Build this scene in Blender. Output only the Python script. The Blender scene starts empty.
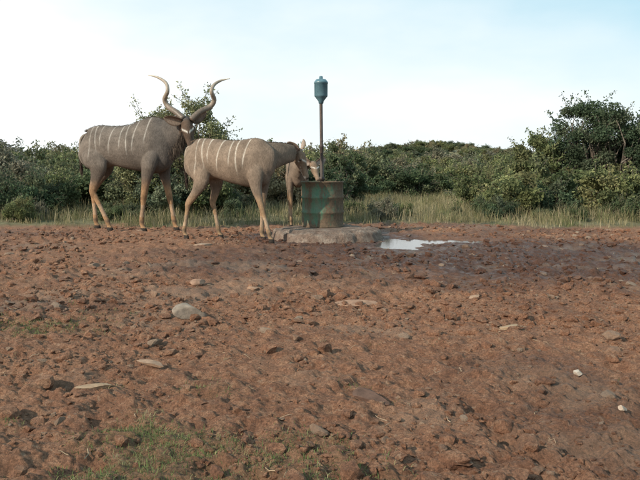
import bpy, math, random, bmesh
import numpy as np
from mathutils import Vector, Matrix
random.seed(7); RNG=np.random.default_rng(11)
scene=bpy.context.scene
COL=scene.collection
CAM_H=0.8; F=686.0; TH=math.atan(70/686.0)

def W(u,v,d):
    x=(u-320)/F; z=-(v-240)/F
    dy=math.cos(TH)+z*math.sin(TH); dz=-math.sin(TH)+z*math.cos(TH)
    t=d/dy
    return Vector((x*t,d,CAM_H+dz*t))

# ---------------------------------------------------------------- helpers
def new_obj(name,me,parent=None,mats=()):
    ob=bpy.data.objects.new(name,me); COL.objects.link(ob)
    for m in mats: me.materials.append(m)
    if parent: ob.parent=parent
    return ob
def empty(name,loc=(0,0,0)):
    e=bpy.data.objects.new(name,None); COL.objects.link(e); e.location=loc; e.empty_display_size=0.2
    return e
def mesh_np(name,verts,faces,smooth=False,col=None,mat_idx=None):
    me=bpy.data.meshes.new(name)
    verts=np.asarray(verts,dtype=np.float32); 
    if not isinstance(faces,(list,tuple)): faces=[faces]
    faces=[np.asarray(f,dtype=np.int32) for f in faces if len(f)]
    nv=len(verts); nl=sum(f.size for f in faces); nf=sum(len(f) for f in faces)
    me.vertices.add(nv); me.vertices.foreach_set('co',verts.ravel())
    me.loops.add(nl); me.loops.foreach_set('vertex_index',np.concatenate([f.ravel() for f in faces]))
    me.polygons.add(nf)
    tot=np.concatenate([np.full(len(f),f.shape[1],dtype=np.int32) for f in faces])
    st=np.concatenate([[0],np.cumsum(tot)[:-1]]).astype(np.int32)
    me.polygons.foreach_set('loop_start',st); me.polygons.foreach_set('loop_total',tot)
    me.polygons.foreach_set('use_smooth',np.full(nf,smooth,dtype=bool))
    if mat_idx is not None: me.polygons.foreach_set('material_index',np.asarray(mat_idx,dtype=np.int32))
    me.update(calc_edges=True)
    if col is not None: set_col(me,col)
    return me
def set_col(me,col,name='Col'):
    c=np.ones((len(me.vertices),4),dtype=np.float32); c[:,:3]=col
    at=me.color_attributes.new(name,'FLOAT_COLOR','POINT'); at.data.foreach_set('color',c.ravel())

def hsh(i,j,s):
    n=(i.astype(np.int64)*374761393+j.astype(np.int64)*668265263+s*974711)&0xffffffff
    n=((n^(n>>13))*1274126177)&0xffffffff
    n=((n^(n>>16))*2246822519)&0xffffffff
    return ((n^(n>>15))&0xffffff)/float(0xffffff)
def vnoise(x,y,s=0):
    xi=np.floor(x); yi=np.floor(y); fx=x-xi; fy=y-yi
    fx=fx*fx*(3-2*fx); fy=fy*fy*(3-2*fy)
    a=hsh(xi,yi,s); b=hsh(xi+1,yi,s); c=hsh(xi,yi+1,s); d=hsh(xi+1,yi+1,s)
    return (a*(1-fx)+b*fx)*(1-fy)+(c*(1-fx)+d*fx)*fy
def fbm(x,y,o=4,s=0):
    r=0; a=.5; t=0
    for k in range(o):
        r=r+a*vnoise(x*2**k+17.3*k,y*2**k-9.1*k,s+k*7); t+=a; a*=.55
    return r/t
def worley(x,y,s):
    xi=np.floor(x); yi=np.floor(y); best=np.full(x.shape,9.0); cid=np.zeros(x.shape)
    for dx in (-1,0,1):
        for dy in (-1,0,1):
            cx=xi+dx; cy=yi+dy
            px=cx+hsh(cx,cy,s); py=cy+hsh(cx,cy,s+5)
            d=np.hypot(px-x,py-y); m=d<best
            best=np.where(m,d,best); cid=np.where(m,hsh(cx,cy,s+9),cid)
    return best,cid
def sst(a,b,x):
    t=np.clip((x-a)/(b-a),0,1); return t*t*(3-2*t)

# ---------------------------------------------------------------- ground height
HOOVES=[]
for (ox,oy,yaw,pts) in ((-2.53,9.15,15,[(.265,-.13),(.605,.13),(-.23,-.14),(-.59,.14)]),
                        (-1.0,7.85,25,[(.565,-.11),(.345,.11),(-.57,-.115),(-.235,.115)]),
                        (-.33,9.90,86,[(.32,-.10),(.37,.10),(-.36,-.11),(-.33,.11)])):
    cy_,sy_=math.cos(math.radians(yaw)),math.sin(math.radians(yaw))
    for a_,l_ in pts: HOOVES.append((ox+cy_*a_+sy_*l_,oy-sy_*a_+cy_*l_))
def gedge(x):
    return 9.75+0.35*np.sin(x*1.1+1)+0.5*(fbm(x*1.3,x*0+3,3,5)-.5)
def puddle_d(x,y):
    p1=np.hypot((x-.86)/.26,(y-7.50)/.68)
    p2=np.hypot((x-1.35)/.65,(y-7.85)/.26)
    p=np.minimum(p1,p2)
    return p+ .9*(fbm(x*7,y*7,4,77)-.5)
def wetmask(x,y):
    m1=1-sst(.55,1.25,np.hypot((x-1.75)/2.2,(y-6.6)/2.0)+.8*(fbm(x*1.3,y*1.3,3,31)-.5))
    m2=1-sst(.5,1.1,np.hypot((x-3.2)/1.7,(y-6.0)/1.1)+.8*(fbm(x*1.5,y*1.5,3,33)-.5))
    m3=.75*(1-sst(.5,1.2,np.hypot((x+.1)/1.7,(y-6.0)/1.4)+.8*(fbm(x*1.5,y*1.5,3,35)-.5)))
    m4=1.0*(1-sst(.9,1.6,np.hypot((x-.1)/.9,(y-8.1)/.9)+.4*(fbm(x*2.5,y*2.5,3,36)-.5)))
    m5=.5*sst(.52,.72,fbm(x*.9+7,y*.9,4,39))
    return np.clip(np.maximum.reduce([m1,m2,m3,m4,m5]),0,1)
def gh(x,y):
    x=np.asarray(x,dtype=float); y=np.asarray(y,dtype=float)
    r=np.hypot(x,y)
    near=1-sst(10,16,r)
    z=.05*(fbm(x*.6,y*.6,3,1)-.5)
    c=.050*(fbm(x*3.1,y*3.1,4,2)-.5)+.040*(fbm(x*13,y*13,4,3)-.5)
    rid=1-np.abs(2*fbm(x*6.5,y*6.5,4,4)-1); c=c-.030*(rid-.7)
    f,i=worley(x*4.6,y*4.6,40); c=c-.030*np.exp(-(f/.25)**2)*(i>.40)+.010*np.exp(-((f-.40)/.12)**2)*(i>.40)
    f,i=worley(x*9,y*9,50); rad=.14+.30*i; c=c+.018*i*np.clip(1-(f/rad)**2,0,1)**.7*(i>.5)
    f,i=worley(x*21,y*21,60); rad=.2+.35*i; c=c+.014*i*np.clip(1-(f/rad)**2,0,1)**.7*(i>.3)
    f,i=worley(x*40,y*40,61); rad=.2+.35*i; c=c+.008*i*np.clip(1-(f/rad)**2,0,1)**.7*(i>.3)
    amp=.50+.85*fbm(x*.9,y*.9,3,9)
    pd=puddle_d(x,y)
    calm=sst(.8,1.9,pd)
    z=z+c*near*amp*(.15+.85*calm)
    z=z-.030*(1-sst(.55,1.3,pd))*near
    z=z*(1-(1-sst(.6,.9,np.hypot(x-.06,y-8.15)))*.7)
    for hx_,hy_ in HOOVES: z=z*sst(.03,.16,np.hypot(x-hx_,y-hy_))
    hill=4.2*sst(60,240,y+.25*x)*(0.45+.9*fbm(x*.010+4,y*.008,3,21))
    hill+=4.6*sst(110,230,y)*np.exp(-((x/np.maximum(y,1)-.155)/.11)**2)
    hill+=1.2*sst(20,70,r)*(fbm(x*.03,y*.03,3,22)-.5)*2*.4
    return z+hill

# ---------------------------------------------------------------- materials
def nt(name):
    m=bpy.data.materials.new(name); m.use_nodes=True; t=m.node_tree; t.nodes.clear()
    o=t.nodes.new('ShaderNodeOutputMaterial'); return m,t,o
def mix(t,a,b,f,mode='MIX'):
    n=t.nodes.new('ShaderNodeMix'); n.data_type='RGBA'; n.blend_type=mode
    for s,val in ((n.inputs[6],a),(n.inputs[7],b),(n.inputs[0],f)):
        if hasattr(val,'is_output') : t.links.new(val,s)
        elif isinstance(val,(tuple,list)): s.default_value=(*val[:3],1)
        else: s.default_value=val
    return n.outputs[2]
def noise(t,vec,scale,detail=6,rough=.6):
    n=t.nodes.new('ShaderNodeTexNoise'); n.inputs['Scale'].default_value=scale; n.inputs['Detail'].default_value=detail; n.inputs['Roughness'].default_value=rough
    if vec is not None: t.links.new(vec,n.inputs['Vector'])
    return n.outputs['Fac']
def ramp(t,fac,stops):
    n=t.nodes.new('ShaderNodeValToRGB'); e=n.color_ramp.elements
    while len(e)<len(stops): e.new(.5)
    for k,(p,c) in enumerate(stops):
        e[k].position=p; e[k].color=(*c,1) if isinstance(c,(tuple,list)) else (c,c,c,1)
    t.links.new(fac,n.inputs[0]); return n.outputs[0]
def principled(t,o,col,rough=.8,spec=.3,metal=0,bump=None,bstr=.5,bdist=.01):
    p=t.nodes.new('ShaderNodeBsdfPrincipled')
    for s,val in ((p.inputs['Base Color'],col),(p.inputs['Roughness'],rough),(p.inputs['Metallic'],metal)):
        if hasattr(val,'is_output'): t.links.new(val,s)
        elif isinstance(val,(tuple,list)): s.default_value=(*val[:3],1)
        else: s.default_value=val
    p.inputs['Specular IOR Level'].default_value=spec
    if bump is not None:
        b=t.nodes.new('ShaderNodeBump'); b.inputs['Strength'].default_value=bstr; b.inputs['Distance'].default_value=bdist
        t.links.new(bump,b.inputs['Height']); t.links.new(b.outputs[0],p.inputs['Normal'])
    t.links.new(p.outputs[0],o.inputs[0]); return p
def math_(t,op,a,b=0.0,clamp=False):
    n=t.nodes.new('ShaderNodeMath'); n.operation=op; n.use_clamp=clamp
    for s,val in ((n.inputs[0],a),(n.inputs[1],b)):
        if hasattr(val,'is_output'): t.links.new(val,s)
        else: s.default_value=val
    return n.outputs[0]

def soil_mat():
    m,t,o=nt('soil'); g=t.nodes.new('ShaderNodeNewGeometry'); P=g.outputs['Position']
    at=t.nodes.new('ShaderNodeVertexColor'); at.layer_name='Mask'
    sep=t.nodes.new('ShaderNodeSeparateColor'); t.links.new(at.outputs[0],sep.inputs[0])
    wet,gr,tint=sep.outputs[0],sep.outputs[1],sep.outputs[2]
    c1=ramp(t,noise(t,P,1.3,8,.65),[(.32,(.185,.085,.050)),(.5,(.295,.143,.084)),(.68,(.39,.215,.130))])
    c2=ramp(t,noise(t,P,17,9,.8),[(.34,(.095,.046,.030)),(.5,(.275,.136,.080)),(.66,(.47,.285,.18))])
    c=mix(t,c1,c2,.6)
    c3=ramp(t,noise(t,P,110,5,.75),[(.36,.45),(.64,1.55)])
    c=mix(t,c,c3,.85,'MULTIPLY')
    cr=ramp(t,noise(t,P,46,3,.5),[(.64,0.0),(.70,1.0)])
    c=mix(t,c,(.47,.33,.23),math_(t,'MULTIPLY',cr,.5))
    wetc=mix(t,c,(.38,.345,.36),1.0,'MULTIPLY')
    c=mix(t,c,wetc,wet)
    gcol=ramp(t,noise(t,P,2.5,6,.7),[(.35,(.12,.115,.055)),(.65,(.25,.215,.12))])
    c=mix(t,c,gcol,gr)
    tt=mix(t,c,(.38,.29,.215),tint)
    rr=ramp(t,noise(t,P,9,4,.6),[(.42,.25),(.6,.75)])
    r=math_(t,'ADD',math_(t,'MULTIPLY',math_(t,'SUBTRACT',rr,.95),wet),.95)
    b=math_(t,'ADD',noise(t,P,38,9,.8),math_(t,'MULTIPLY',noise(t,P,200,3,.6),.35))
    principled(t,o,tt,r,.3,0,b,1.0,.025)
    return m
SOIL=soil_mat()

def colmat(name,rough=.85,nsc=60,amt=.25,bump=.4,bd=.004,spec=.2,stretch=None,blotch=0):
    m,t,o=nt(name); tc=t.nodes.new('ShaderNodeNewGeometry'); P=tc.outputs['Position']; P0=P
    if stretch:
        mp=t.nodes.new('ShaderNodeMapping'); mp.inputs['Scale'].default_value=stretch; t.links.new(P,mp.inputs[0]); P=mp.outputs[0]
    at=t.nodes.new('ShaderNodeVertexColor'); at.layer_name='Col'
    n=noise(t,P,nsc,5,.65)
    c=mix(t,at.outputs[0],ramp(t,n,[(.3,1-amt),(.7,1+amt)]),1.0,'MULTIPLY')
    if blotch: c=mix(t,c,ramp(t,noise(t,P0,9,5,.6),[(.35,1-blotch),(.65,1+blotch)]),1.0,'MULTIPLY')
    principled(t,o,c,rough,spec,0,n,bump,bd); return m
FUR=colmat('kudu_fur',.82,95,.30,.8,.007,.15,(1,1,.35),.22)
HAIR=colmat('kudu_mane_hair',.8,40,.2,0.1)
HORN=colmat('kudu_horn',.45,50,.3,.5,.004,.4)
STONE=colmat('stone',.85,28,.3,.6,.01)
TWIG=colmat('dry_twig',.9,60,.3,.3)
def flat_mat(name,col,rough,spec=.5):
    m,t,o=nt(name); g=t.nodes.new('ShaderNodeNewGeometry')
    n=noise(t,g.outputs['Position'],40,4)
    c=mix(t,tuple(x*.8 for x in col),tuple(min(1,x*1.2) for x in col),n)
    principled(t,o,c,rough,spec); return m
EYE=flat_mat('eye_dark',(.012,.009,.007),.15,.6)
def leaf_mat(name,trans=.3,rough=.5):
    m,t,o=nt(name)
    at=t.nodes.new('ShaderNodeVertexColor'); at.layer_name='Col'
    oi=t.nodes.new('ShaderNodeObjectInfo')
    v=ramp(t,oi.outputs['Random'],[(0,(.80,.84,.95)),(.35,(1,1,1)),(.7,(1.25,1.15,1.0)),(1,(1.45,1.25,1.1))])
    c=mix(t,at.outputs[0],v,1.0,'MULTIPLY')
    p=t.nodes.new('ShaderNodeBsdfDiffuse')
    t.links.new(c,p.inputs[0])
    tr=t.nodes.new('ShaderNodeBsdfTranslucent'); t.links.new(c,tr.inputs[0])
    mx=t.nodes.new('ShaderNodeMixShader'); mx.inputs[0].default_value=trans
    t.links.new(p.outputs[0],mx.inputs[1]); t.links.new(tr.outputs[0],mx.inputs[2]); t.links.new(mx.outputs[0],o.inputs[0])
    return m
LEAF=leaf_mat('leaves',.32); GRASS=leaf_mat('grass_blades',.3,.6)
def bark_mat():
    m,t,o=nt('bark'); g=t.nodes.new('ShaderNodeNewGeometry'); n=noise(t,g.outputs['Position'],25,6)
    principled(t,o,ramp(t,n,[(.3,(.06,.05,.04)),(.7,(.20,.17,.14))]),.9,.2,0,n,.6,.01); return m
BARK=bark_mat()
def concrete_mat():
    m,t,o=nt('old_concrete'); g=t.nodes.new('ShaderNodeNewGeometry'); P=g.outputs['Position']
    n=noise(t,P,9,8,.7); n2=noise(t,P,45,5,.7)
    c=ramp(t,n,[(.3,(.13,.082,.060)),(.5,(.24,.175,.138)),(.7,(.37,.30,.245))])
    c=mix(t,c,ramp(t,n2,[(.3,.55),(.7,1.35)]),.85,'MULTIPLY')
    principled(t,o,c,.9,.25,0,math_(t,'ADD',n2,n),1.0,.03); return m
CONC=concrete_mat()
def drum_mat():
    m,t,o=nt('rusty_green_paint'); tc=t.nodes.new('ShaderNodeTexCoord'); P=tc.outputs['Object']
    mp=t.nodes.new('ShaderNodeMapping'); mp.inputs['Scale'].default_value=(1,1,.35); t.links.new(P,mp.inputs[0])
    n=noise(t,mp.outputs[0],8,9,.75); n2=noise(t,P,38,6,.7)
    sx=t.nodes.new('ShaderNodeSeparateXYZ'); t.links.new(P,sx.inputs[0])
    edge=ramp(t,sx.outputs[2],[(0.0,.20),(.13,0.02),(.46,0.0),(.54,.12)])
    s=math_(t,'ADD',n,math_(t,'MULTIPLY',sx.outputs[0],.30)); s=math_(t,'ADD',s,edge)
    k=ramp(t,math_(t,'ADD',s,math_(t,'MULTIPLY',n2,.25)),[(.59,0.0),(.70,.9)])
    green=ramp(t,n2,[(.3,(.050,.115,.070)),(.7,(.095,.185,.120))])
    green=mix(t,green,(.19,.19,.14),ramp(t,noise(t,mp.outputs[0],16,6,.7),[(.40,0.0),(.68,.7)]))
    rust=ramp(t,n2,[(.3,(.06,.038,.026)),(.7,(.17,.105,.068))])
    c=mix(t,green,rust,k)
    r=math_(t,'ADD',math_(t,'MULTIPLY',k,.30),.62)
    principled(t,o,c,r,.3,0,math_(t,'ADD',n2,k),.4,.004); return m
DRUM=drum_mat()
def painted(name,c1,c2,sc=20,rough=.4,metal=.0):
    m,t,o=nt(name); tc=t.nodes.new('ShaderNodeTexCoord'); n=noise(t,tc.outputs['Object'],sc,7,.7)
    principled(t,o,ramp(t,n,[(.3,c1),(.7,c2)]),rough,.5,metal,n,.2,.003); return m
CAN=painted('blue_grey_enamel',(.05,.11,.14),(.11,.20,.24),14,.35)
POLE=painted('weathered_steel_pipe',(.035,.028,.026),(.10,.075,.062),30,.6,.4)
INSIDE=painted('lick_residue',(.04,.03,.022),(.12,.09,.06),20,.9)
def water_mat():
    m,t,o=nt('puddle_water'); g=t.nodes.new('ShaderNodeNewGeometry'); n=noise(t,g.outputs['Position'],12,3)
    principled(t,o,mix(t,(.05,.035,.025),(.09,.06,.045),n),.08,.6,0,noise(t,g.outputs['Position'],30,3),.12,.004); return m
WATER=water_mat()

# ---------------------------------------------------------------- ground sheet
def grassreg(a,b):
    near=np.clip(1.1-.85*(a+.75),0,1)*(1-sst(2.05,2.75,b))
    left=.8*np.clip(1-1.6*(a+1.55),0,1)*(1-sst(3.0,4.2,b))
    return np.maximum(near,left)
def build_ground():
    v=np.arange(560,222,-.5)[::1]
    r1=CAM_H*F/(v-170)
    r0=np.linspace(.15,r1[0],22)[:-1]
    r2=r1[-1]*np.exp(np.linspace(0,math.log(4000/r1[-1]),110))[1:]
    R=np.concatenate([r0,r1[::1],r2]); R.sort()
    dense=np.radians(np.arange(-46,46.01,.15)); coarse=np.radians(np.arange(49,311.1,3.0))
    A=np.concatenate([dense,coarse]); na=len(A); nr=len(R)
    rr,aa=np.meshgrid(R,A,indexing='ij')
    x=rr*np.sin(aa); y=rr*np.cos(aa); z=gh(x,y)
    V=np.stack([x,y,z],-1).reshape(-1,3)
    i=np.arange(nr-1)[:,None]*na; j=np.arange(na)[None,:]; j2=(j+1)%na
    Fq=np.stack([i+j,i+na+j,i+na+j2,i+j2],-1).reshape(-1,4)[:,::-1]
    c=len(V); V=np.vstack([V,[[0,0,0]]])
    T=np.stack([np.full(na,c),np.arange(na),(np.arange(na)+1)%na],-1)[:,::-1]
    me=mesh_np('ground',V,[Fq,T],True)
    X,Y=V[:,0],V[:,1]
    wet=wetmask(X,Y); e=gedge(X)
    gr=sst(-.1,.8,Y-e+.8*(fbm(X*2,Y*2,3,8)-.5))
    back=(np.hypot(X,Y)>10.5); gr=np.maximum(gr,back*1.0)
    fg=.35*sst(.46,.60,fbm(X*2.6,Y*2.6,4,55))*grassreg(X,Y)
    gr=np.maximum(gr,fg)
    pale=.25*sst(.55,.8,fbm(X*2.3,Y*2.3,4,66))
    set_col(me,np.stack([wet,gr,pale],-1),'Mask')
    return new_obj('ground',me,None,[SOIL])
build_ground()

def build_puddles():
    for (cx,cy,rx,ry) in ((.86,7.50,.37,.82),(1.35,7.85,.80,.34)):
        a=np.linspace(0,2*np.pi,49)[:-1]
        zc=float(np.mean(gh(cx+rx*.6*np.cos(a),cy+ry*.6*np.sin(a))))+.007
        ring=np.stack([cx+rx*np.cos(a),cy+ry*np.sin(a),np.full(48,zc)],-1)
        V=np.vstack([ring,[[cx,cy,zc]]])
        T=np.stack([np.full(48,48),np.arange(48),(np.arange(48)+1)%48],-1)
        me=mesh_np('puddle',V,[T],True); new_obj('puddle' ,me,None,[WATER])
build_puddles()

# ---------------------------------------------------------------- clods & stones
def ico(sub):
    bm=bmesh.new(); bmesh.ops.create_icosphere(bm,subdivisions=sub,radius=1); bm.verts.ensure_lookup_table()
    V=np.array([v.co[:] for v in bm.verts]); Fc=np.array([[v.index for v in f.verts] for f in bm.faces]); bm.free(); return V,Fc
IV,IF=ico(2); IV3,IF3=ico(4)
def crumb(seed,V=None,n=9,j=.05):
    g=np.random.default_rng(seed+500); V=(IV if V is None else V).copy()
    for k in range(n):
        nrm=g.normal(size=3); nrm/=np.linalg.norm(nrm); dd=g.uniform(.45,.85); over=np.clip(V@nrm-dd,0,None); V=V-over[:,None]*nrm
    return V*(1+g.normal(0,j,len(V)))[:,None]*1.25
def scatter_clods(name,n,dmin,dmax,smin,smax,power,mat):
    shapes=[crumb(k,None,9,.07) for k in range(14)]
    a=np.radians(RNG.uniform(-44,44,n)); d=np.sqrt(RNG.uniform(dmin**2,dmax**2,n))
    x=d*np.sin(a); y=d*np.cos(a)
    keep=(y<gedge(x))&(np.hypot(x-.06,y-8.15)>.62)&(puddle_d(x,y)>1.25)
    dens=fbm(x*1.3,y*1.3,4,91); keep&=RNG.random(n)<np.clip((dens-.34)*4.5,.12,1)
    x,y,d=x[keep],y[keep],d[keep]; n=len(x)
    s=smin+(smax-smin)*RNG.random(n)**power
    z=gh(x,y)+s*.12
    Vs=[];Fs=[];Ms=[];off=0
    wet=wetmask(x,y)
    for k in range(n):
        V=shapes[RNG.integers(14)]*s[k]*np.array([RNG.uniform(.8,1.5),RNG.uniform(.7,1.2),RNG.uniform(.5,.9)])
        t=RNG.uniform(0,6.28); c,sn=math.cos(t),math.sin(t)
        Vs.append(np.stack([V[:,0]*c-V[:,1]*sn+x[k],V[:,0]*sn+V[:,1]*c+y[k],V[:,2]+z[k]],-1)); Fs.append(IF+off); off+=len(IV)
        tint=RNG.random()**2*.8 if RNG.random()<.18 else 0
        Ms.append(np.tile([wet[k],0,tint],(len(IV),1)))
    me=mesh_np(name,np.vstack(Vs),[np.vstack(Fs)],False); set_col(me,np.vstack(Ms),'Mask')
    return new_obj(name,me,None,[mat])
scatter_clods('soil_clods',14000,1.4,9.9,.008,.034,3.0,SOIL)
scatter_clods('gravel',15000,1.4,5.0,.0025,.010,1.6,SOIL)

def ground_at(u,v):
    x=(u-320)/F; z=-(v-240)/F
    dy=math.cos(TH)+z*math.sin(TH); dz=-math.sin(TH)+z*math.cos(TH)
    d=CAM_H/-dz*dy; p=W(u,v,d); return p.x,p.y
def stone(u,v,sx,sy,sz,col,rot=0,seed=1,lift=.3,name='flat_stone'):
    x,y=ground_at(u,v); V=crumb(seed*7+1,IV3,14,0)
    V=V*(1+.12*(fbm(V[:,0]*3+seed,V[:,1]*3+V[:,2]*2,3,seed)-.5))[:,None]
    V=V*np.array([sx,sy,sz])
    z0=float(gh(np.array([x]),np.array([y]))[0])
    me=mesh_np(name,V,[IF3],True,col=np.tile(col,(len(V),1)))
    ob=new_obj(name,me,None,[STONE]); ob.location=(x,y,z0+sz*lift); ob.rotation_euler=(RNG.uniform(-.08,.08),RNG.uniform(-.08,.08),rot)
stone(190,318,.090,.07,.045,(.22,.18,.145),.1,3,.55)
stone(354,303,.15,.06,.014,(.28,.17,.115),.1,4,.8)
stone(511,330,.055,.035,.014,(.34,.235,.15),.5,5,.8)
stone(368,397,.085,.035,.016,(.10,.06,.045),-.7,6,.8)
stone(197,287,.06,.05,.02,(.26,.16,.11),0,7)
stone(203,247,.10,.06,.035,(.27,.19,.14),.4,8)
stone(577,377,.018,.016,.011,(.40,.34,.28),.4,9,.8)
stone(152,366,.06,.025,.010,(.29,.19,.13),-.4,10,.8)
stone(98,384,.07,.028,.010,(.29,.20,.13),.2,11,.8)
stone(622,412,.016,.013,.010,(.36,.29,.23),.2,12,.8)
stone(253,290,.035,.03,.02,(.29,.18,.12),.2,13)
stone(475,301,.03,.03,.02,(.25,.17,.12),.2,14)

def litter():
    Vs=[];Fs=[];Cs=[];off=0
    for k in range(700):
        a=math.radians(random.uniform(-40,40)); d=math.sqrt(random.uniform(1.5**2,8**2)); x=d*math.sin(a); y=d*math.cos(a)
        L=random.uniform(.012,.05)*(1 if random.random()<.95 else 2); t=random.uniform(0,6.28); r=random.uniform(.0008,.0018)
        pts=np.array([[x+L*(s-.5)*math.cos(t)+.1*L*math.sin(s*5+k),y+L*(s-.5)*math.sin(t),0] for s in (0,.33,.66,1)])
        pts[:,2]=gh(pts[:,0],pts[:,1])+.002+np.array([random.uniform(0,.006) for _ in range(4)])
        nrm=np.array([-math.sin(t),math.cos(t),0]); up=np.array([0,0,1.])
        ring=np.concatenate([[p+nrm*r,p+up*r*1.4,p-nrm*r] for p in pts]); 
        f=[]
        for s in range(3):
            for q in range(3):
                f.append([s*3+q,s*3+(q+1)%3,(s+1)*3+(q+1)%3,(s+1)*3+q])
        Vs.append(ring);Fs.append(np.array(f)+off);off+=12
        c=random.choice([(.26,.19,.125),(.15,.10,.07),(.30,.23,.16)]); Cs.append(np.tile(c,(12,1)))
    me=mesh_np('dry_twigs',np.vstack(Vs),[np.vstack(Fs)],False,col=np.vstack(Cs)); new_obj('dry_twigs',me,None,[TWIG])
litter()

# ---------------------------------------------------------------- grass
def grass(name,x,y,L,wd,cols,lean=.5):
    n=len(x); z=gh(x,y)-.004
    t=RNG.uniform(0,2*np.pi,n); ln=RNG.uniform(.05,lean,n)*L
    dx,dy=np.cos(t)*ln,np.sin(t)*ln
    t2=t+np.pi/2+RNG.uniform(-.7,.7,n); wx,wy=np.cos(t2)*wd/2,np.sin(t2)*wd/2
    b=np.stack([x,y,z],-1); w=np.stack([wx,wy,0*x],-1)
    mid=b+np.stack([dx*.35,dy*.35,L*.6],-1); tip=b+np.stack([dx,dy,L*(1-.3*ln/L)],-1)
    V=np.stack([b-w,b+w,mid-w*.75,mid+w*.75,tip],1).reshape(-1,3)
    k=np.arange(n)[:,None]*5
    Q=np.concatenate([k,k+1,k+3,k+2],1); T=np.concatenate([k+2,k+3,k+4],1)
    C=np.repeat(cols,5,axis=0)
    me=mesh_np(name,V,[Q,T],False,col=C); return new_obj(name,me,None,[GRASS])
def tuftpts(nt,per,x0,x1,y0,y1,rad,dens=None):
    cx=RNG.uniform(x0,x1,nt); cy=RNG.uniform(y0,y1,nt)
    if dens is not None:
        k=RNG.random(nt)<dens(cx,cy); cx,cy=cx[k],cy[k]
    tid=np.repeat(np.arange(len(cx)),per)
    return np.repeat(cx,per)+RNG.normal(0,rad,len(tid)),np.repeat(cy,per)+RNG.normal(0,rad,len(tid)),tid,len(cx)
def pal(tid,nt,cols,j=.2):
    cols=np.array(cols); base=cols[RNG.integers(len(cols),size=nt)][tid]
    return base*RNG.uniform(1-j,1+j,(len(tid),1))
x,y,tid,n=tuftpts(8500,20,-11,11,9.3,19,.10,lambda a,b:sst(-.45,.9,b-gedge(a))*(.28+.72*sst(.36,.60,fbm(a*.9,b*.9,3,14))))
hs=RNG.uniform(.08,.36,n)
L=hs[tid]*RNG.uniform(.4,1.15,len(tid))*sst(-.6,1.3,y-gedge(x))**.6
ok=L>.02; x,y,tid,L=x[ok],y[ok],tid[ok],L[ok]
grass('dry_grass',x,y,L,np.full(len(x),.006),pal(tid,n,[(.32,.27,.16),(.22,.20,.105),(.39,.33,.21),(.15,.165,.075),(.25,.215,.12),(.20,.175,.10)]),.9)
def gd(a,b):
    return np.clip(sst(.42,.58,fbm(a*2.6,b*2.6,4,55))*grassreg(a,b),0,1)
x,y,tid,n=tuftpts(16000,15,-3.2,1.0,1.4,4.3,.024,gd)
L=RNG.uniform(.008,.028,n)[tid]*RNG.uniform(.5,1.2,len(tid))
grass('green_grass',x,y,L,RNG.uniform(.0016,.003,len(x)),pal(tid,n,[(.14,.18,.07),(.17,.19,.085),(.26,.24,.13),(.11,.15,.06)],.3),1.3)
x,y,tid,n=tuftpts(420,9,-4.5,4.5,1.6,9.5,.015)
L=RNG.uniform(.008,.022,n)[tid]*RNG.uniform(.5,1.2,len(tid))
grass('sparse_grass_sprigs',x,y,L,RNG.uniform(.0018,.003,len(x)),pal(tid,n,[(.13,.14,.06),(.24,.20,.12)],.3),1.2)

# ---------------------------------------------------------------- bushes & trees
def tubes(paths,sides=5):
    Vs=[];Fs=[];off=0
    for pts,rad in paths:
        pts=np.asarray(pts); T=np.gradient(pts,axis=0); T/=np.linalg.norm(T,axis=1)[:,None]+1e-9
        ref=np.array([.31,.17,.93]); 
        B=np.cross(T,ref); bl=np.linalg.norm(B,axis=1)[:,None]; B=np.where(bl<.2,np.cross(T,[1,0,0]),B); B/=np.linalg.norm(B,axis=1)[:,None]+1e-9
        Nn=np.cross(B,T); a=np.linspace(0,2*np.pi,sides+1)[:-1]
        ring=pts[:,None,:]+(np.cos(a)[None,:,None]*B[:,None,:]+np.sin(a)[None,:,None]*Nn[:,None,:])*np.asarray(rad)[:,None,None]
        n=len(pts); i=np.arange(n-1)[:,None]*sides; j=np.arange(sides)[None,:]; j2=(j+1)%sides
        Vs.append(ring.reshape(-1,3)); Fs.append(np.stack([i+j,i+j2,i+sides+j2,i+sides+j],-1).reshape(-1,4)+off); off+=n*sides
    return np.vstack(Vs),np.vstack(Fs)
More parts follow.
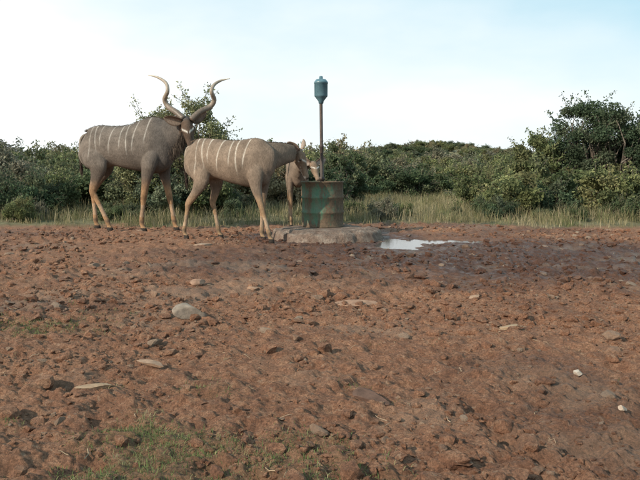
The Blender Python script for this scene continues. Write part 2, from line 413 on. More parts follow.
def make_plant(name,seed,w,h,crown0,nclump,nleaf,leaf,cols,csize=(.13,.28),stems=4,sprig=.25,dmg=0):
    g=np.random.default_rng(seed)
    cl=[];
    while len(cl)<nclump:
        p=g.uniform(-1,1,3); p[2]=g.uniform(0,1)
        rr=math.hypot(p[0],p[1]); zz=p[2]
        prof=(1-.75*max(0,zz-.35)**1.5*1.6)*(.72+.28*min(1,zz*3))
        az=math.atan2(p[1],p[0]); prof*=.78+.28*math.sin(az*2+seed)+.14*math.sin(az*5+seed*2)
        top=.80+.22*math.sin(p[0]*3.1+seed)*math.cos(p[1]*2.7+seed*1.7)
        if rr>prof or zz>top: continue
        if rr<.45*prof and zz<.6*top and g.random()<.75: continue
        cl.append([p[0]*w/2,p[1]*w/2,(crown0+(1-crown0)*zz)*h])
    cl=np.array(cl); rad=g.uniform(csize[0],csize[1],nclump)*(w+h)/4
    wts=rad**2; wts/=wts.sum(); ci=g.choice(nclump,nleaf,p=wts)
    d=g.normal(size=(nleaf,3)); d/=np.linalg.norm(d,axis=1)[:,None]
    rr=g.random(nleaf)**.42; pos=cl[ci]+d*(rad[ci]*rr)[:,None]*np.array([1.1,1.1,.8])
    ns=int(nclump*2.2); sc=g.integers(nclump,size=ns); sd=g.normal(size=(ns,3))+cl[sc]/(w*.5)*[1,1,0]+[0,0,.8]; sd/=np.linalg.norm(sd,axis=1)[:,None]
    sl=g.uniform(.5,1.0,ns)*sprig*(w+h)/3.5
    nsl=int(nleaf*sprig*.55); si=g.integers(ns,size=nsl); st=g.random(nsl)
    base=cl[sc]+sd*(rad[sc]*.6)[:,None]
    sp=base[si]+sd[si]*(st*sl[si])[:,None]+g.normal(0,leaf*.7,(nsl,3))
    pos=np.vstack([pos,sp]); ci=np.concatenate([ci,sc[si]]); n=len(pos)
    ok=pos[:,2]>.01; pos,ci=pos[ok],ci[ok]; n=len(pos)
    a=g.normal(size=(n,3)); a/=np.linalg.norm(a,axis=1)[:,None]
    b=np.cross(a,g.normal(size=(n,3))+[0,0,.6]); b/=np.linalg.norm(b,axis=1)[:,None]
    s=leaf*g.uniform(.6,1.3,n)[:,None]
    V=np.stack([pos-a*s*.6,pos-b*s*.32,pos+a*s*.6,pos+b*s*.32],1).reshape(-1,3)
    Fl=np.arange(4*n).reshape(-1,4)
    cols=np.array(cols); cc=cols[g.integers(len(cols),size=nclump)]*g.uniform(.7,1.35,(nclump,1))
    C=cc[ci]*g.uniform(.7,1.4,(n,1)); C=np.repeat(C,4,axis=0)
    paths=[]
    trunks=[]
    for k in range(stems):
        az=g.uniform(0,6.28); r=w*.05
        fork=np.array([math.cos(az)*w*.16,math.sin(az)*w*.16,h*(crown0*.75+.18)])
        b0=np.array([math.cos(az)*r*.6,math.sin(az)*r*.6,-.05]); mid=(b0+fork)/2+g.normal(0,.04*w,3)*[1,1,.3]
        R=.018*h*g.uniform(.8,1.3)*(1.6 if stems<3 else 1)
        paths.append(([b0,mid,fork],[R*1.3,R,R*.8])); trunks.append((fork,R*.7))
    for k in range(nclump):
        fk,R=trunks[np.argmin([np.linalg.norm(cl[k]-t[0])+g.uniform(0,.3*w) for t in trunks])]
        m=(fk+cl[k])/2+g.normal(0,.06*w,3); m2=(m+cl[k])/2+g.normal(0,.03*w,3)
        paths.append(([fk,m,m2,cl[k]],[R*.6,R*.42,R*.3,R*.15]))
    for k in range(ns): paths.append(([base[k],base[k]+sd[k]*sl[k]*.5+g.normal(0,.01,3),base[k]+sd[k]*sl[k]],[.006,.004,.002]))
    TV,TF=tubes(paths,4)
    me=mesh_np(name,np.vstack([V,TV]),[np.vstack([Fl,TF+len(V)])],False,col=np.vstack([C,np.tile([.1,.08,.06],(len(TV),1))]),
               mat_idx=np.concatenate([np.zeros(len(Fl)),np.ones(len(TF))]))
    me.materials.append(LEAF); me.materials.append(BARK)
    return me
GA=[(.112,.140,.072),(.130,.154,.082),(.098,.126,.070),(.155,.172,.098)]
GB=[(.138,.158,.100),(.162,.178,.112),(.115,.138,.086)]
GC=[(.076,.106,.058),(.092,.120,.066),(.118,.136,.080)]
GD=[(.19,.18,.125),(.155,.16,.105),(.22,.20,.145)]
protos=[make_plant('bushA',1,2.0,1.0,.0,46,12000,.055,GA,stems=5),
        make_plant('bushB',2,1.8,1.0,.0,40,11000,.052,GB,stems=5,sprig=.38),
        make_plant('bushC',3,2.2,1.0,.02,50,13000,.058,GC,stems=6,sprig=.35),
        make_plant('bushD',4,1.5,1.0,.04,34,8500,.050,GA,stems=5,sprig=.45),
        make_plant('bushE',5,1.7,1.0,.0,40,8500,.050,GD,stems=5,sprig=.45)]
def put(parent,me,x,y,sx,sz,rot=None,name='bush'):
    ob=bpy.data.objects.new(name,me); COL.objects.link(ob); ob.parent=parent
    ob.location=(x,y,float(gh(np.array([x]),np.array([y]))[0])-.02); ob.scale=(sx,sx,sz); ob.rotation_euler=(0,0,random.uniform(0,6.28) if rot is None else rot)
    return ob
SK=[(-400,140),(0,141),(60,142),(110,141),(180,139),(240,141),(265,138),(300,141),(335,143),(352,140),(372,150),(400,157),(440,158),(480,154),(520,155),(550,150),(575,140),(640,134),(1100,134)]
def skyline(u): return float(np.interp(u,[a for a,b in SK],[b for a,b in SK]))
thick=empty('bush_thicket')
def row(d0,d1,n,sp,lo,hi,xw,skip=None,par=thick):
    for k in range(n):
        d=random.uniform(d0,d1); x=-xw*d+2*xw*d*(k+random.random())/n
        u=320+x*F/d
        if skip and skip(u): continue
        top=CAM_H+(170-skyline(u))*d/F - float(gh(np.array([x]),np.array([d]))[0])
        h=top*random.uniform(lo,hi)
        if h<.4: h=.4
        put(par,random.choice(protos),x,d,h*sp*random.uniform(.85,1.2),h)
row(11.8,12.8,12,.95,.55,.92,.62,lambda u:235<u<470)
row(13.5,15.5,18,.95,.65,.98,.62,lambda u:325<u<440)
row(17,21,20,1.0,.7,.98,.62)
row(23,31,24,1.05,.75,1.0,.6)
row(34,50,28,1.15,.78,1.02,.6)
far=empty('distant_bushes')
for k in range(300):
    d=52*math.exp(random.random()*1.75); x=random.uniform(-.6,.6)*d
    h=random.uniform(1.3,2.5); put(far,random.choice(protos),x,d,h*random.uniform(1.0,1.6),h)
for k in range(70):      # scrub on the ridge
    d=random.uniform(150,260); x=random.uniform(.02,.30)*d
    h=random.uniform(1.2,2.6); put(far,random.choice(protos),x,d,h*random.uniform(1.2,1.9),h)
scrub=empty('low_scrub')
for k in range(52):
    x=random.uniform(-8.5,8.5); d=random.uniform(10.7,12.5)
    h=random.uniform(.15,.45); put(scrub,random.choice(protos),x,d,h*.9,h)

def tree(name,x,y,w,h,seed,crown0,ncl,nl,leaf,cols,stems,sprig):
    me=make_plant(name,seed,w,h,crown0,ncl,nl,leaf,cols,csize=(.09,.19),stems=stems,sprig=sprig)
    ob=bpy.data.objects.new(name,me); COL.objects.link(ob); ob.location=(x,y,float(gh(np.array([x]),np.array([y]))[0])-.03); return ob
tree('thorn_tree',-2.55,12.2,2.0,2.42,21,.15,90,30000,.040,GB,4,.36)
tree('thorn_tree',5.60,13.6,2.3,2.38,22,.10,105,42000,.044,GC,4,.30)
tree('thorn_tree',6.9,13.2,2.5,2.35,23,.06,105,40000,.044,GC,4,.30)
tree('thorn_tree',4.50,14.4,1.9,1.75,24,.05,60,24000,.046,GA,4,.3)
tree('thorn_tree',.62,15.5,1.5,1.5,25,.05,50,17000,.046,GA,4,.3)

# ---------------------------------------------------------------- drum, pole, slab
def lathe(prof,n=48):
    prof=np.array(prof); a=np.linspace(0,2*np.pi,n+1)[:-1]; m=len(prof)
    V=np.stack([prof[:,0][:,None]*np.cos(a),prof[:,0][:,None]*np.sin(a),np.repeat(prof[:,1][:,None],n,1)],-1).reshape(-1,3)
    i=np.arange(m-1)[:,None]*n; j=np.arange(n)[None,:]; j2=(j+1)%n
    return V,np.stack([i+j,i+j2,i+n+j2,i+n+j],-1).reshape(-1,4)
SX,SY=.06,8.12
def slab():
    prof=[(.001,.115)]+[(r,.118) for r in (.1,.2,.3,.4,.45,.50,.54,.575)]+[(.60,.112),(.618,.095),(.625,.07),(.635,.04),(.65,.0),(.67,-.06)]
    V,Fc=lathe(prof,180); a=np.arctan2(V[:,1],V[:,0]); r=np.hypot(V[:,0],V[:,1])
    k=1+.13*(fbm(np.cos(a)*2.5+5,np.sin(a)*2.5+5,5,3)-.5)*2*sst(.3,.6,r)
    V[:,0]*=k*1.02; V[:,1]*=k*.98
    V[:,2]+=.05*(fbm(V[:,0]*7,V[:,1]*7,4,6)-.5)*sst(-.05,.1,V[:,2])*sst(.22,.35,r)
    e=(r>.53)&(r<.64); V[e,2]-=.045*fbm(V[e,0]*12,V[e,1]*12,3,8)
    me=mesh_np('concrete_slab',V,[Fc],True); ob=new_obj('concrete_slab',me,None,[CONC]); ob.location=(SX,SY,0)
slab()
DX,DY,DZ=.03,8.31,.115
feeder=empty('lick_feeder',(DX,DY,DZ))
R=.25;Hh=.55
prof=[(.0,.0),(R-.01,.0),(R+.006,.004),(R+.006,.016),(R,.022)]
for zc in (.18,.36): prof+=[(R,zc-.02),(R+.009,zc-.008),(R+.009,zc+.008),(R,zc+.02)]
prof+=[(R,Hh-.02),(R+.008,Hh-.014),(R+.008,Hh),(R-.008,Hh),(R-.010,Hh-.03)]
V,Fc=lathe(prof,72)
a=np.arctan2(V[:,1],V[:,0]); k=1+.012*np.sin(a*3+1)*np.sin(V[:,2]*6)+.008*np.sin(a*7+V[:,2]*9); V[:,0]*=k;V[:,1]*=k
me=mesh_np('drum',V,[Fc],True); new_obj('drum',me,feeder,[DRUM])
V,Fc=lathe([(.001,Hh-.035),(.1,Hh-.03),(R-.009,Hh-.028)],48); V[:,2]+=.012*(fbm(V[:,0]*20,V[:,1]*20,3,2)-.5)
new_obj('lick_tray',mesh_np('lick_tray',V,[Fc],True),feeder,[INSIDE])
V,Fc=lathe([(.024,.4),(.024,.56),(.034,.565),(.034,.60),(.022,.605),(.021,.95),(.024,.955),(.024,.985),(.020,.99),(.019,1.5)],24)
V[:,0]+=-.012*V[:,2]
new_obj('pipe',mesh_np('pipe',V,[Fc],True),feeder,[POLE])
c0=1.47
V,Fc=lathe([(.018,c0),(.028,c0+.005),(.032,c0+.03),(.066,c0+.075),(.076,c0+.085),(.079,c0+.095),(.079,c0+.235),(.083,c0+.238),(.083,c0+.256),(.079,c0+.26),(.060,c0+.285),(.03,c0+.293),(.022,c0+.296),(.022,c0+.318),(.014,c0+.325),(.0005,c0+.326)],40)
V[:,0]+=-.018
new_obj('canister',mesh_np('canister',V,[Fc],True),feeder,[CAN])

# ---------------------------------------------------------------- kudus
def catmull(P,n):
    P=np.asarray(P,dtype=float); Q=np.vstack([2*P[0]-P[1],P,2*P[-1]-P[-2]]); out=[]
    for i in range(1,len(Q)-2):
        for s in range(n):
            t=s/n; a,b,c,d=Q[i-1],Q[i],Q[i+1],Q[i+2]
            out.append(.5*((2*b)+(-a+c)*t+(2*a-5*b+4*c-d)*t*t+(-a+3*b-3*c+d)*t**3))
    out.append(P[-1]); return np.array(out)
def loft(ctrl,up,seg=5,n=22,pinch=0):
    C=catmull(ctrl,seg); P=C[:,:3]; w=np.maximum(C[:,3],.002); h=np.maximum(C[:,4],.002)
    T=np.gradient(P,axis=0); T/=np.linalg.norm(T,axis=1)[:,None]
    up=np.asarray(up,dtype=float); Nn=up[None,:]-T*(T@up)[:,None]; Nn/=np.linalg.norm(Nn,axis=1)[:,None]; B=np.cross(T,Nn)
    a=np.linspace(0,2*np.pi,n+1)[:-1]; ca,sa=np.cos(a),np.sin(a)
    wmod=1-pinch*np.clip(sa,0,1)**2-pinch*.6*np.clip(-sa,0,1)**2
    ring=P[:,None,:]+(ca*wmod)[None,:,None]*B[:,None,:]*w[:,None,None]+sa[None,:,None]*Nn[:,None,:]*h[:,None,None]
    m=len(P); V=ring.reshape(-1,3); i=np.arange(m-1)[:,None]*n; j=np.arange(n)[None,:]; j2=(j+1)%n
    Q=np.stack([i+j,i+j2,i+n+j2,i+n+j],-1).reshape(-1,4)
    c0,c1=len(V),len(V)+1; V=np.vstack([V,P[0]-T[0]*min(w[0],h[0])*.4,P[-1]+T[-1]*min(w[-1],h[-1])*.4])
    jj=np.arange(n); T0=np.stack([np.full(n,c0),(jj+1)%n,jj],-1); b=(m-1)*n; T1=np.stack([np.full(n,c1),b+jj,b+(jj+1)%n],-1)
    return V,Q,np.vstack([T0,T1]),(P,Nn,B,w,h)
def strands(roots,dirs,lens,width,cols):
    roots=np.array(roots);dirs=np.array(dirs);lens=np.array(lens)[:,None]; n=len(roots)
    dirs/=np.linalg.norm(dirs,axis=1)[:,None]
    s=np.cross(dirs,RNG.normal(size=(n,3))); s/=np.linalg.norm(s,axis=1)[:,None]; s*=width/2
    drop=np.array([0,0,-1])*lens*.15
    m=roots+dirs*lens*.55; tp=roots+dirs*lens+drop
    V=np.stack([roots-s,roots+s,m-s*.8,m+s*.8,tp],1).reshape(-1,3); k=np.arange(n)[:,None]*5
    return V,np.concatenate([k,k+1,k+3,k+2],1),np.concatenate([k+2,k+3,k+4],1),np.repeat(np.array(cols),5,axis=0)

def kudu(name,origin,yaw,S,torso,neck,legs,tail,poll,M,Up,hs,earrot,pal_,stripes,Hw,male=False,horns=None):
    fwd=np.array([math.cos(yaw),-math.sin(yaw),0]); lat=np.array([math.sin(yaw),math.cos(yaw),0]); O=np.array([origin[0],origin[1],0.])
    Lc=lambda a,l,z: O+fwd*a*S+lat*l*S+np.array([0,0,z*S])
    root=empty(name,tuple(O))
    parts=[]
    tz=loft([[*Lc(a,0,(t+b)/2),w*S,(t-b)/2*S] for a,t,b,w in torso],(0,0,1),5,34,.20); parts.append(tz)
    nk=loft([[*Lc(a,l,z),w*S,h*S] for a,l,z,w,h in neck],(0,0,1),6,26); parts.append(nk)
    for lg in legs:
        parts.append(loft([[*Lc(a,l,z),w*S,h*S] for a,l,z,w,h in lg],fwd,6,18))
    tl=loft([[*Lc(a,l,z),w*S,w*S] for a,l,z,w in tail],fwd,5,10); parts.append(tl)
    X=np.array(M,dtype=float); X/=np.linalg.norm(X); Z=np.array(Up,dtype=float); Z-=X*(Z@X); Z/=np.linalg.norm(Z); Y=np.cross(Z,X); pl=np.array(poll,dtype=float)
    Hc=lambda x,y,z: pl+hs*(X*x+Y*y+Z*z)
    hd=[(-.06,0,-.03,.050,.055),(0,0,-.012,.064,.068),(.06,0,-.008,.070,.078),(.12,0,-.018,.070,.080),(.18,0,-.03,.056,.068),(.25,0,-.038,.043,.053),(.32,0,-.044,.039,.043),(.365,0,-.048,.042,.038),(.392,0,-.05,.036,.030)]
    parts.append(loft([[*Hc(x,y,z),w*hs,h*hs] for x,y,z,w,h in hd],Z,5,24))
    parts.append(loft([[*Hc(x,y,z),w*hs,h*hs] for x,y,z,w,h in [(.02,0,-.06,.045,.05),(.10,0,-.075,.045,.05),(.2,0,-.078,.03,.03),(.3,0,-.078,.024,.016),(.36,0,-.078,.022,.012)]],Z,5,16))
    for sg in (1,-1):
        parts.append(loft([[*Hc(x,sg*y,z),w*hs,w*hs] for x,y,z,w in [(.06,.045,.02,.02),(.105,.058,.016,.026),(.15,.048,.008,.018)]],Z,4,12))
    Vs=[];Q=[];T=[];off=0
    for p in parts:
        Vs.append(p[0]);Q.append(p[1]+off);T.append(p[2]+off);off+=len(p[0])
    me=mesh_np(name+'_body',np.vstack(Vs),[np.vstack(Q),np.vstack(T)],True)
    ob=new_obj('body',me,None,[FUR])
    r=ob.modifiers.new('r','REMESH'); r.mode='VOXEL'; r.voxel_size=.0075; r.use_smooth_shade=True
    s=ob.modifiers.new('s','SMOOTH'); s.factor=.5; s.iterations=9
    dg=bpy.context.evaluated_depsgraph_get(); me2=bpy.data.meshes.new_from_object(ob.evaluated_get(dg)); ob.modifiers.clear(); ob.data=me2
    if not me2.materials: me2.materials.append(FUR)
    n=len(me2.vertices); co=np.empty(n*3); me2.vertices.foreach_get('co',co); co=co.reshape(-1,3)
    me2.polygons.foreach_set('use_smooth',np.ones(len(me2.polygons),dtype=bool))
    rel=(co-O)/S; a=rel@fwd; l=rel@lat; z=rel[:,2]
    hr=(co-pl)/hs; hx,hy,hz=hr@X,hr@Y,hr@Z
    base=np.array(pal_['body']); leg=np.array(pal_['leg']); nc=np.array(pal_['neck'])
    nz=fbm(a*5+3,z*5+l*3,4,12)[:,None]
    C=np.tile(base,(n,1))*(.70+.60*nz)
    m=lambda x,c,k: c*(1-k[:,None])+np.array(x)*k[:,None]
    C=m(pal_['back'],C,.6*sst(.90*Hw,1.0*Hw,z)*(a<.5*Hw))
    C=m(nc,C,.85*sst(.22*Hw,.34*Hw,a)*(z>.5*Hw))
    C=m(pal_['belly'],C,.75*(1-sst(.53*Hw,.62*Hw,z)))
    C=m(leg,C,.95*(1-sst(.34*Hw,.50*Hw,z+.04*(nz[:,0]-.5))))
    C=m([.5*c for c in leg],C,.5*np.exp(-((z-.30*Hw)/.035)**2)*(z<.45*Hw))
    C=m([.40,.33,.26],C,.3*((z<.24*Hw)&(z>.13*Hw)))
    C=m([.10,.075,.055],C,.7*np.exp(-((z-.085*Hw)/.022)**2))
    C=m([.035,.028,.024],C,1.0*(z<.042))
    zz=(z/Hw)
    for k,sa in enumerate(stripes):
        cur=sa+.03*np.sin((zz-.6)*5+k*1.7)+.03*(zz-.8)*(k-3)
        wd=.0056+.003*vnoise(zz*14,np.full(n,k*3.3),k)
        lo=.62+.14*((k*37)%5)/5
        k_=np.exp(-((a-cur)/wd)**2)*sst(lo,lo+.14,zz)*(1-sst(1.02,1.06,zz))*(np.abs(l)<.4)
        C=m(pal_['stripe'],C,pal_['sa']*k_*(.30+.70*vnoise(zz*18,np.full(n,k*1.7),k+5)))
    ta=torso[0][0]
    C=m([.42,.37,.31],C,.40*sst(.0,.05,ta+.06-a)*(1-sst(.05,.12,np.abs(l)))*(z>.5*Hw))
    inh=(hx>-.03)&(hx<.45)&(np.abs(hy)<.10)&(np.abs(hz+.03)<.15)
    k=inh*sst(-.03,.03,hx)
    C=m(pal_['head'],C,1.0*k)
    C=m([c*.6 for c in pal_['head']],C,k*.6*sst(.0,.03,hz+.02-.1*(hx-.1))*sst(.16,.22,hx))
    chev=np.exp(-((hx-(.175-.9*(np.abs(hy))))/.011)**2)*(hz>-.035)*(np.abs(hy)>.008)*(np.abs(hy)<.07)
    C=m([.66,.62,.56],C,k*np.clip(chev,0,1)*.85)
    C=m([.60,.55,.48],C,k*.85*sst(.33,.36,hx)*(hz<-.045))
    C=m([.03,.024,.02],C,k*.9*sst(.368,.385,hx)*(hz>-.06))
    C=m([.55,.5,.43],C,k*.7*sst(.20,.26,hx)*(hz<-.075))
    for dx,hz0 in ((.20,-.05),(.24,-.06)):
        C=m([.6,.55,.5],C,k*.8*np.exp(-((hx-dx)**2+(hz-hz0)**2)/.008**2))
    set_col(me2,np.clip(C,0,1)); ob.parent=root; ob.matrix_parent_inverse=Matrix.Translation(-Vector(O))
    def child(nm,V,Fs,mat,col,smooth=True):
        me=mesh_np(nm,V,Fs,smooth,col=col); o=new_obj(nm,me,root,[mat]); o.matrix_parent_inverse=Matrix.Translation(-Vector(O)); return o
    for sg in (1,-1):
        V=IV*.0165*hs; V=V+Hc(.108,sg*.074,.012); child('eye',V,[IF],EYE,np.tile([.01,.01,.01],(len(V),1)))
        V=IV*np.array([.006,.006,.008])*hs+Hc(.389,sg*.022,-.036); child('nostril',V,[IF],EYE,np.tile([.01,.01,.01],(len(V),1)))
    for sg,(ex,ey,ez) in zip((1,-1),earrot):
        D=X*ex+Y*ey+Z*ez; D/=np.linalg.norm(D); face=X*.75+Z*.5+Y*sg*.25; face-=D*(face@D); face/=np.linalg.norm(face); side=np.cross(D,face)
        nt_,ns_=12,9; vs=[];cs=[]
        for i in range(nt_):
            t=i/(nt_-1); wv=.062*(math.sin(math.pi*min(1,t*.82+.13))**.8)*(1 if t<.98 else .25)
            for j in range(ns_):
                q=j/(ns_-1)*2-1; cup=.75*(q*q)*wv*(1.3-.9*t)
                p=Hc(-.01,sg*.052,.015)+hs*(D*(.215*t)+side*wv*q+face*(cup-.01))
                vs.append(p); e=abs(q)
                cs.append(np.array(pal_['ear_in'])*(1-.5*e) if e<.8 else np.array(pal_['head'])*1.1)
        idx=np.arange(nt_*ns_).reshape(nt_,ns_); Fq=np.stack([idx[:-1,:-1],idx[:-1,1:],idx[1:,1:],idx[1:,:-1]],-1).reshape(-1,4)
        o=child('ear',np.array(vs),[Fq],FUR,np.array(cs)); sm=o.modifiers.new('t','SOLIDIFY'); sm.thickness=.007*hs
    roots=[];dirs=[];lens=[];cols=[]
    P,Nn,B,w,h=tz[3]
    for k in range(900 if male else 500):
        i=random.randint(int(len(P)*.15),len(P)-8); f=random.random()
        p=P[i]*(1-f)+P[i+1]*f; hh=h[i]*(1-f)+h[i+1]*f
        roots.append(p+np.array([0,0,1])*(hh-.008)+lat*random.gauss(0,.008)); dirs.append(-fwd*1.4+np.array([0,0,.8])+RNG.normal(0,.25,3)); lens.append(random.uniform(.02,.04)*(1.3 if male else .8)); cols.append(np.array(pal_['crest'])*random.uniform(.6,1.4))
    P,Nn,B,w,h=nk[3]
    for k in range(700 if male else 350):
        i=random.randint(4,len(P)-2); f=random.random(); p=P[i]*(1-f)+P[i+1]*f
        roots.append(p+Nn[i]*(h[i]-.01)+B[i]*random.gauss(0,.01)); dirs.append(Nn[i]*.9-(P[i+1]-P[i])/np.linalg.norm(P[i+1]-P[i])*.9+RNG.normal(0,.25,3)); lens.append(random.uniform(.025,.05)*(1.4 if male else .8)); cols.append(np.array(pal_['crest'])*random.uniform(.6,1.4))
    if male:
        for k in range(3200):
            i=random.randint(5,len(P)-2); f=random.random(); p=P[i]*(1-f)+P[i+1]*f
            roots.append(p-Nn[i]*(h[i]-.02)+B[i]*random.gauss(0,.028)); dirs.append(np.array([0,0,-1.])+fwd*.15+RNG.normal(0,.18,3)); lens.append(random.uniform(.06,.14)); cols.append(np.array([.075,.058,.046])*random.uniform(.5,1.8))
    P=tl[3][0]
    for k in range(420):
        i=random.randint(int(len(P)*.5),len(P)-1)
        roots.append(P[i]+RNG.normal(0,.007,3)); dirs.append(np.array([0,0,-1.])+RNG.normal(0,.10,3)); lens.append(random.uniform(.04,.10)*S); cols.append(np.array([.05,.035,.028])*random.uniform(.6,1.6))
    V,q,t,c=strands(roots,dirs,lens,.0045,cols)
    child('mane_hair',V,[q,t],HAIR,c,False)
    if horns:
        for hn in horns:
            ct=[]
            n=len(hn); 
            for i,(u,v,d) in enumerate(hn):
                tt=i/(n-1); rr=.036*(1-tt)**.62+.004; ct.append([*W(u,v,d),rr,rr*.85])
            V,q,t,fr=loft(ct,(0.1,-1,.05),9,16)
            m_=len(fr[0]); tt=np.repeat(np.linspace(0,1,m_),16); ang=np.tile(np.linspace(0,2*np.pi,17)[:-1],m_)
            Pc=np.repeat(fr[0],16,axis=0); dv=V[:-2]-Pc; kk=1+.16*np.cos(ang-tt*13)*(1-tt)+.035*np.sin(tt*150)*(1-sst(.4,.7,tt)); V[:-2]=Pc+dv*kk[:,None]
            c0_,c1_,c2_=np.array([.13,.10,.078]),np.array([.30,.25,.20]),np.array([.60,.53,.43])
            c=c0_*(1-sst(.1,.5,tt))[:,None]+c1_*(sst(.1,.5,tt)*(1-sst(.8,.97,tt)))[:,None]+c2_*sst(.8,.97,tt)[:,None]
            c=np.vstack([c,c0_[None],c2_[None]])
            child('horn',V,[q,t],HORN,c)
    return root

# --- bull
LK=[.55,.90,1,1,.97,.95,.95,.95,.95,.95]
zs=[1.14,.94,.76,.60,.44,.30,.13,.07,.03,-.005]; fw=[.06,.075,.054,.042,.037,.025,.030,.025,.032,.036]; fh=[.11,.125,.085,.053,.043,.028,.034,.028,.043,.049]
def fleg(al,l,sc=1,zs=zs): return [(a,l*k,z,w*sc,h*sc) for a,z,w,h,k in zip(al,zs,fw,fh,LK)]
zh=[1.17,.98,.83,.68,.52,.42,.27,.12,.07,.03,-.005]; hw=[.07,.09,.069,.045,.035,.027,.025,.030,.025,.032,.036]; hh=[.14,.18,.132,.075,.051,.037,.030,.035,.028,.043,.049]
def hleg(al,l,sc=1,zh=zh): return [(a,l*k,z,w*sc,h*sc) for a,z,w,h,k in zip(al,zh,hw,hh,[.5,.86,1,1,.97,.95,.95,.95,.95,.95,.95])]
bull_torso=[(-.70,1.22,1.00,.05),(-.66,1.29,.90,.12),(-.56,1.35,.81,.17),(-.40,1.39,.82,.185),(-.2,1.375,.85,.20),(0,1.385,.81,.215),(.2,1.44,.77,.21),(.34,1.485,.75,.185),(.48,1.47,.77,.16),(.60,1.40,.84,.12),(.68,1.28,.95,.06)]
bull_neck=[(.34,0,1.19,.13,.26),(.50,0,1.22,.115,.235),(.64,-.02,1.27,.10,.20),(.76,-.06,1.33,.085,.165),(.85,-.11,1.385,.070,.115)]
bull_legs=[fleg([.42,.38,.34,.305,.275,.255,.235,.245,.26,.265],-.135),fleg([.42,.43,.44,.475,.51,.54,.57,.585,.60,.605],.135),
  hleg([-.48,-.44,-.38,-.42,-.475,-.425,-.345,-.27,-.25,-.235,-.23],-.14),hleg([-.50,-.47,-.46,-.55,-.645,-.64,-.63,-.62,-.61,-.595,-.59],.14)]
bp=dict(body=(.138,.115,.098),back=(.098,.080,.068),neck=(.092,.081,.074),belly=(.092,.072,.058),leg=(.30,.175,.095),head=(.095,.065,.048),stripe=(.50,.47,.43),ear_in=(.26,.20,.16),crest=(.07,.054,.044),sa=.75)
hl=[(183,119,8.72),(176,112,8.78),(168,106,8.86),(164.5,99,8.84),(167.5,91,8.76),(166,83,8.80),(158,77.5,8.86),(148,75,8.86)]
hr_=[(191,119,8.70),(200,112,8.74),(210,107,8.80),(214,100,8.78),(211.5,92,8.70),(214,85,8.74),(221,80.5,8.80),(230,78.5,8.82)]
kudu('kudu_bull',(-2.53,9.15),math.radians(15),1.0,bull_torso,bull_neck,bull_legs,[(-.62,0,1.28,.020),(-.70,0,1.235,.022),(-.735,0,1.13,.019),(-.735,0,1.0,.014),(-.725,0,.88,.012),(-.72,0,.80,.008)],
     tuple(W(186.5,122,8.74)),(.22,-.40,-.88),(.15,-.9,.35),1.05,[(-.25,.95,.10),(-.25,-.95,.10)],bp,[-.50,-.40,-.29,-.17,-.05,.08,.20,.31],1.45,True,[hl,hr_])
# --- cow
cs=.80
zs2=[.93,.76,.60,.47,.355,.24,.105,.06,.025,-.005]; zh2=[.97,.81,.68,.55,.42,.34,.22,.10,.055,.025,-.005]
cow_torso=[(-.62,1.04,.86,.04),(-.58,1.105,.77,.10),(-.49,1.15,.69,.14),(-.36,1.165,.685,.15),(-.18,1.15,.70,.165),(0,1.135,.655,.175),(.18,1.14,.615,.17),(.32,1.155,.60,.145),(.42,1.12,.62,.12),(.50,1.05,.68,.085),(.55,.95,.76,.04)]
cow_neck=[(.28,0,.92,.10,.21),(.41,.03,.94,.085,.18),(.50,.12,.965,.070,.145),(.57,.23,.985,.058,.118),(.615,.33,.99,.052,.095)]
cow_legs=[fleg([.36,.36,.38,.42,.455,.49,.53,.545,.56,.565],-.11,cs,zs2),fleg([.36,.35,.34,.335,.33,.325,.32,.325,.34,.345],.11,cs,zs2),
  hleg([-.42,-.38,-.35,-.42,-.53,-.55,-.575,-.60,-.59,-.575,-.57],-.115,cs,zh2),hleg([-.42,-.36,-.30,-.31,-.345,-.32,-.295,-.27,-.255,-.24,-.235],.115,cs,zh2)]
cow_tail=[(-.54,0,1.08,.016),(-.615,0,1.05,.018),(-.645,0,.95,.015),(-.645,0,.84,.012),(-.635,0,.73,.010),(-.63,0,.67,.007)]
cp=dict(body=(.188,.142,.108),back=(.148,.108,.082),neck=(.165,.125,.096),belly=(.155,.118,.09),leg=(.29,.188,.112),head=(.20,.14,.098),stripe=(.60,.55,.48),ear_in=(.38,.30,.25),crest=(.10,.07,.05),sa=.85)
kudu('kudu_cow',(-1.0,7.85),math.radians(25),1.0,cow_torso,cow_neck,cow_legs,cow_tail,(-.245,7.97,1.005),(.40,.05,-.90),(.85,-.45,.35),.82,[(-.55,.85,.1),(-.8,-.55,-.1)],cp,[-.42,-.31,-.20,-.09,.03,.15,.27],1.15)
# --- third kudu behind the drum, facing the camera
calf_neck=[(.30,0,.92,.10,.185),(.44,.01,.955,.08,.15),(.60,.04,.96,.066,.12),(.72,.09,.955,.056,.10),(.77,.12,.955,.05,.085)]
calf_legs=[fleg([.36,.35,.345,.34,.335,.33,.325,.33,.345,.35],-.11,cs,zs2),fleg([.36,.36,.36,.37,.375,.38,.385,.39,.405,.41],.11,cs,zs2),
  hleg([-.42,-.38,-.33,-.38,-.45,-.445,-.44,-.43,-.42,-.405,-.40],-.115,cs,zh2),hleg([-.42,-.36,-.30,-.36,-.42,-.41,-.40,-.39,-.375,-.365,-.36],.115,cs,zh2)]
kudu('kudu_cow',(-.33,9.90),math.radians(86),.92,cow_torso,calf_neck,calf_legs,cow_tail,(-.09,9.16,.875),(.25,-.72,-.62),(.15,-.6,.75),.78,[(-.35,.9,.1),(-.35,-.9,.1)],cp,[-.42,-.31,-.20,-.09,.03,.15,.27],1.15)

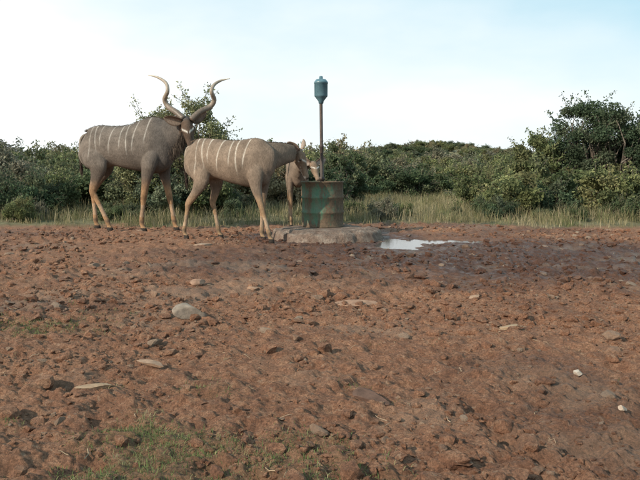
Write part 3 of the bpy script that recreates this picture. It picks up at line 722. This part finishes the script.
# ---------------------------------------------------------------- light, sky, camera
EL=math.radians(29); az=math.radians(-128)
S=Vector((math.sin(az)*math.cos(EL),math.cos(az)*math.cos(EL),math.sin(EL)))
sl=bpy.data.lights.new('sun','SUN'); sl.energy=5.0; sl.angle=math.radians(.6); sl.color=(1,.88,.71)
so=bpy.data.objects.new('sun',sl); COL.objects.link(so); so.rotation_euler=S.to_track_quat('Z','Y').to_euler(); so.location=(-5,-5,8)
w=bpy.data.worlds.new('World'); scene.world=w; w.use_nodes=True; t=w.node_tree; t.nodes.clear()
o=t.nodes.new('ShaderNodeOutputWorld'); bg=t.nodes.new('ShaderNodeBackground'); bg.inputs[1].default_value=.135
sky=t.nodes.new('ShaderNodeTexSky'); sky.sky_type='NISHITA'; sky.sun_disc=False; sky.sun_elevation=EL; sky.sun_rotation=az; sky.dust_density=2.0; sky.air_density=1.0
tc=t.nodes.new('ShaderNodeTexCoord'); mp=t.nodes.new('ShaderNodeMapping'); mp.inputs['Scale'].default_value=(1,1,2.6); mp.inputs['Location'].default_value=(.3,.2,.1); t.links.new(tc.outputs['Generated'],mp.inputs[0])
nz=noise(t,mp.outputs[0],1.6,6,.5)
sx=t.nodes.new('ShaderNodeSeparateXYZ'); t.links.new(tc.outputs['Generated'],sx.inputs[0])
bias=math_(t,'ADD',math_(t,'MULTIPLY',sx.outputs[2],-1.15),math_(t,'MULTIPLY',sx.outputs[0],-.30))
cl=ramp(t,math_(t,'ADD',nz,bias),[(.10,.0),(.46,1.0)])
skb=mix(t,(4.5,6.6,7.4),sky.outputs[0],.2)
c=mix(t,skb,(7.8,8.1,8.1),cl)
t.links.new(c,bg.inputs[0]); t.links.new(bg.outputs[0],o.inputs[0])
cam=bpy.data.cameras.new('camera'); co_=bpy.data.objects.new('camera',cam); COL.objects.link(co_); co_.location=(0,0,CAM_H); co_.rotation_euler=(math.pi/2-TH,0,0)
cam.sensor_width=36; cam.lens=F/640*36; cam.clip_end=6000; cam.clip_start=.05; scene.camera=co_
scene.view_settings.view_transform='Standard'; scene.view_settings.look='None'; scene.view_settings.exposure=0
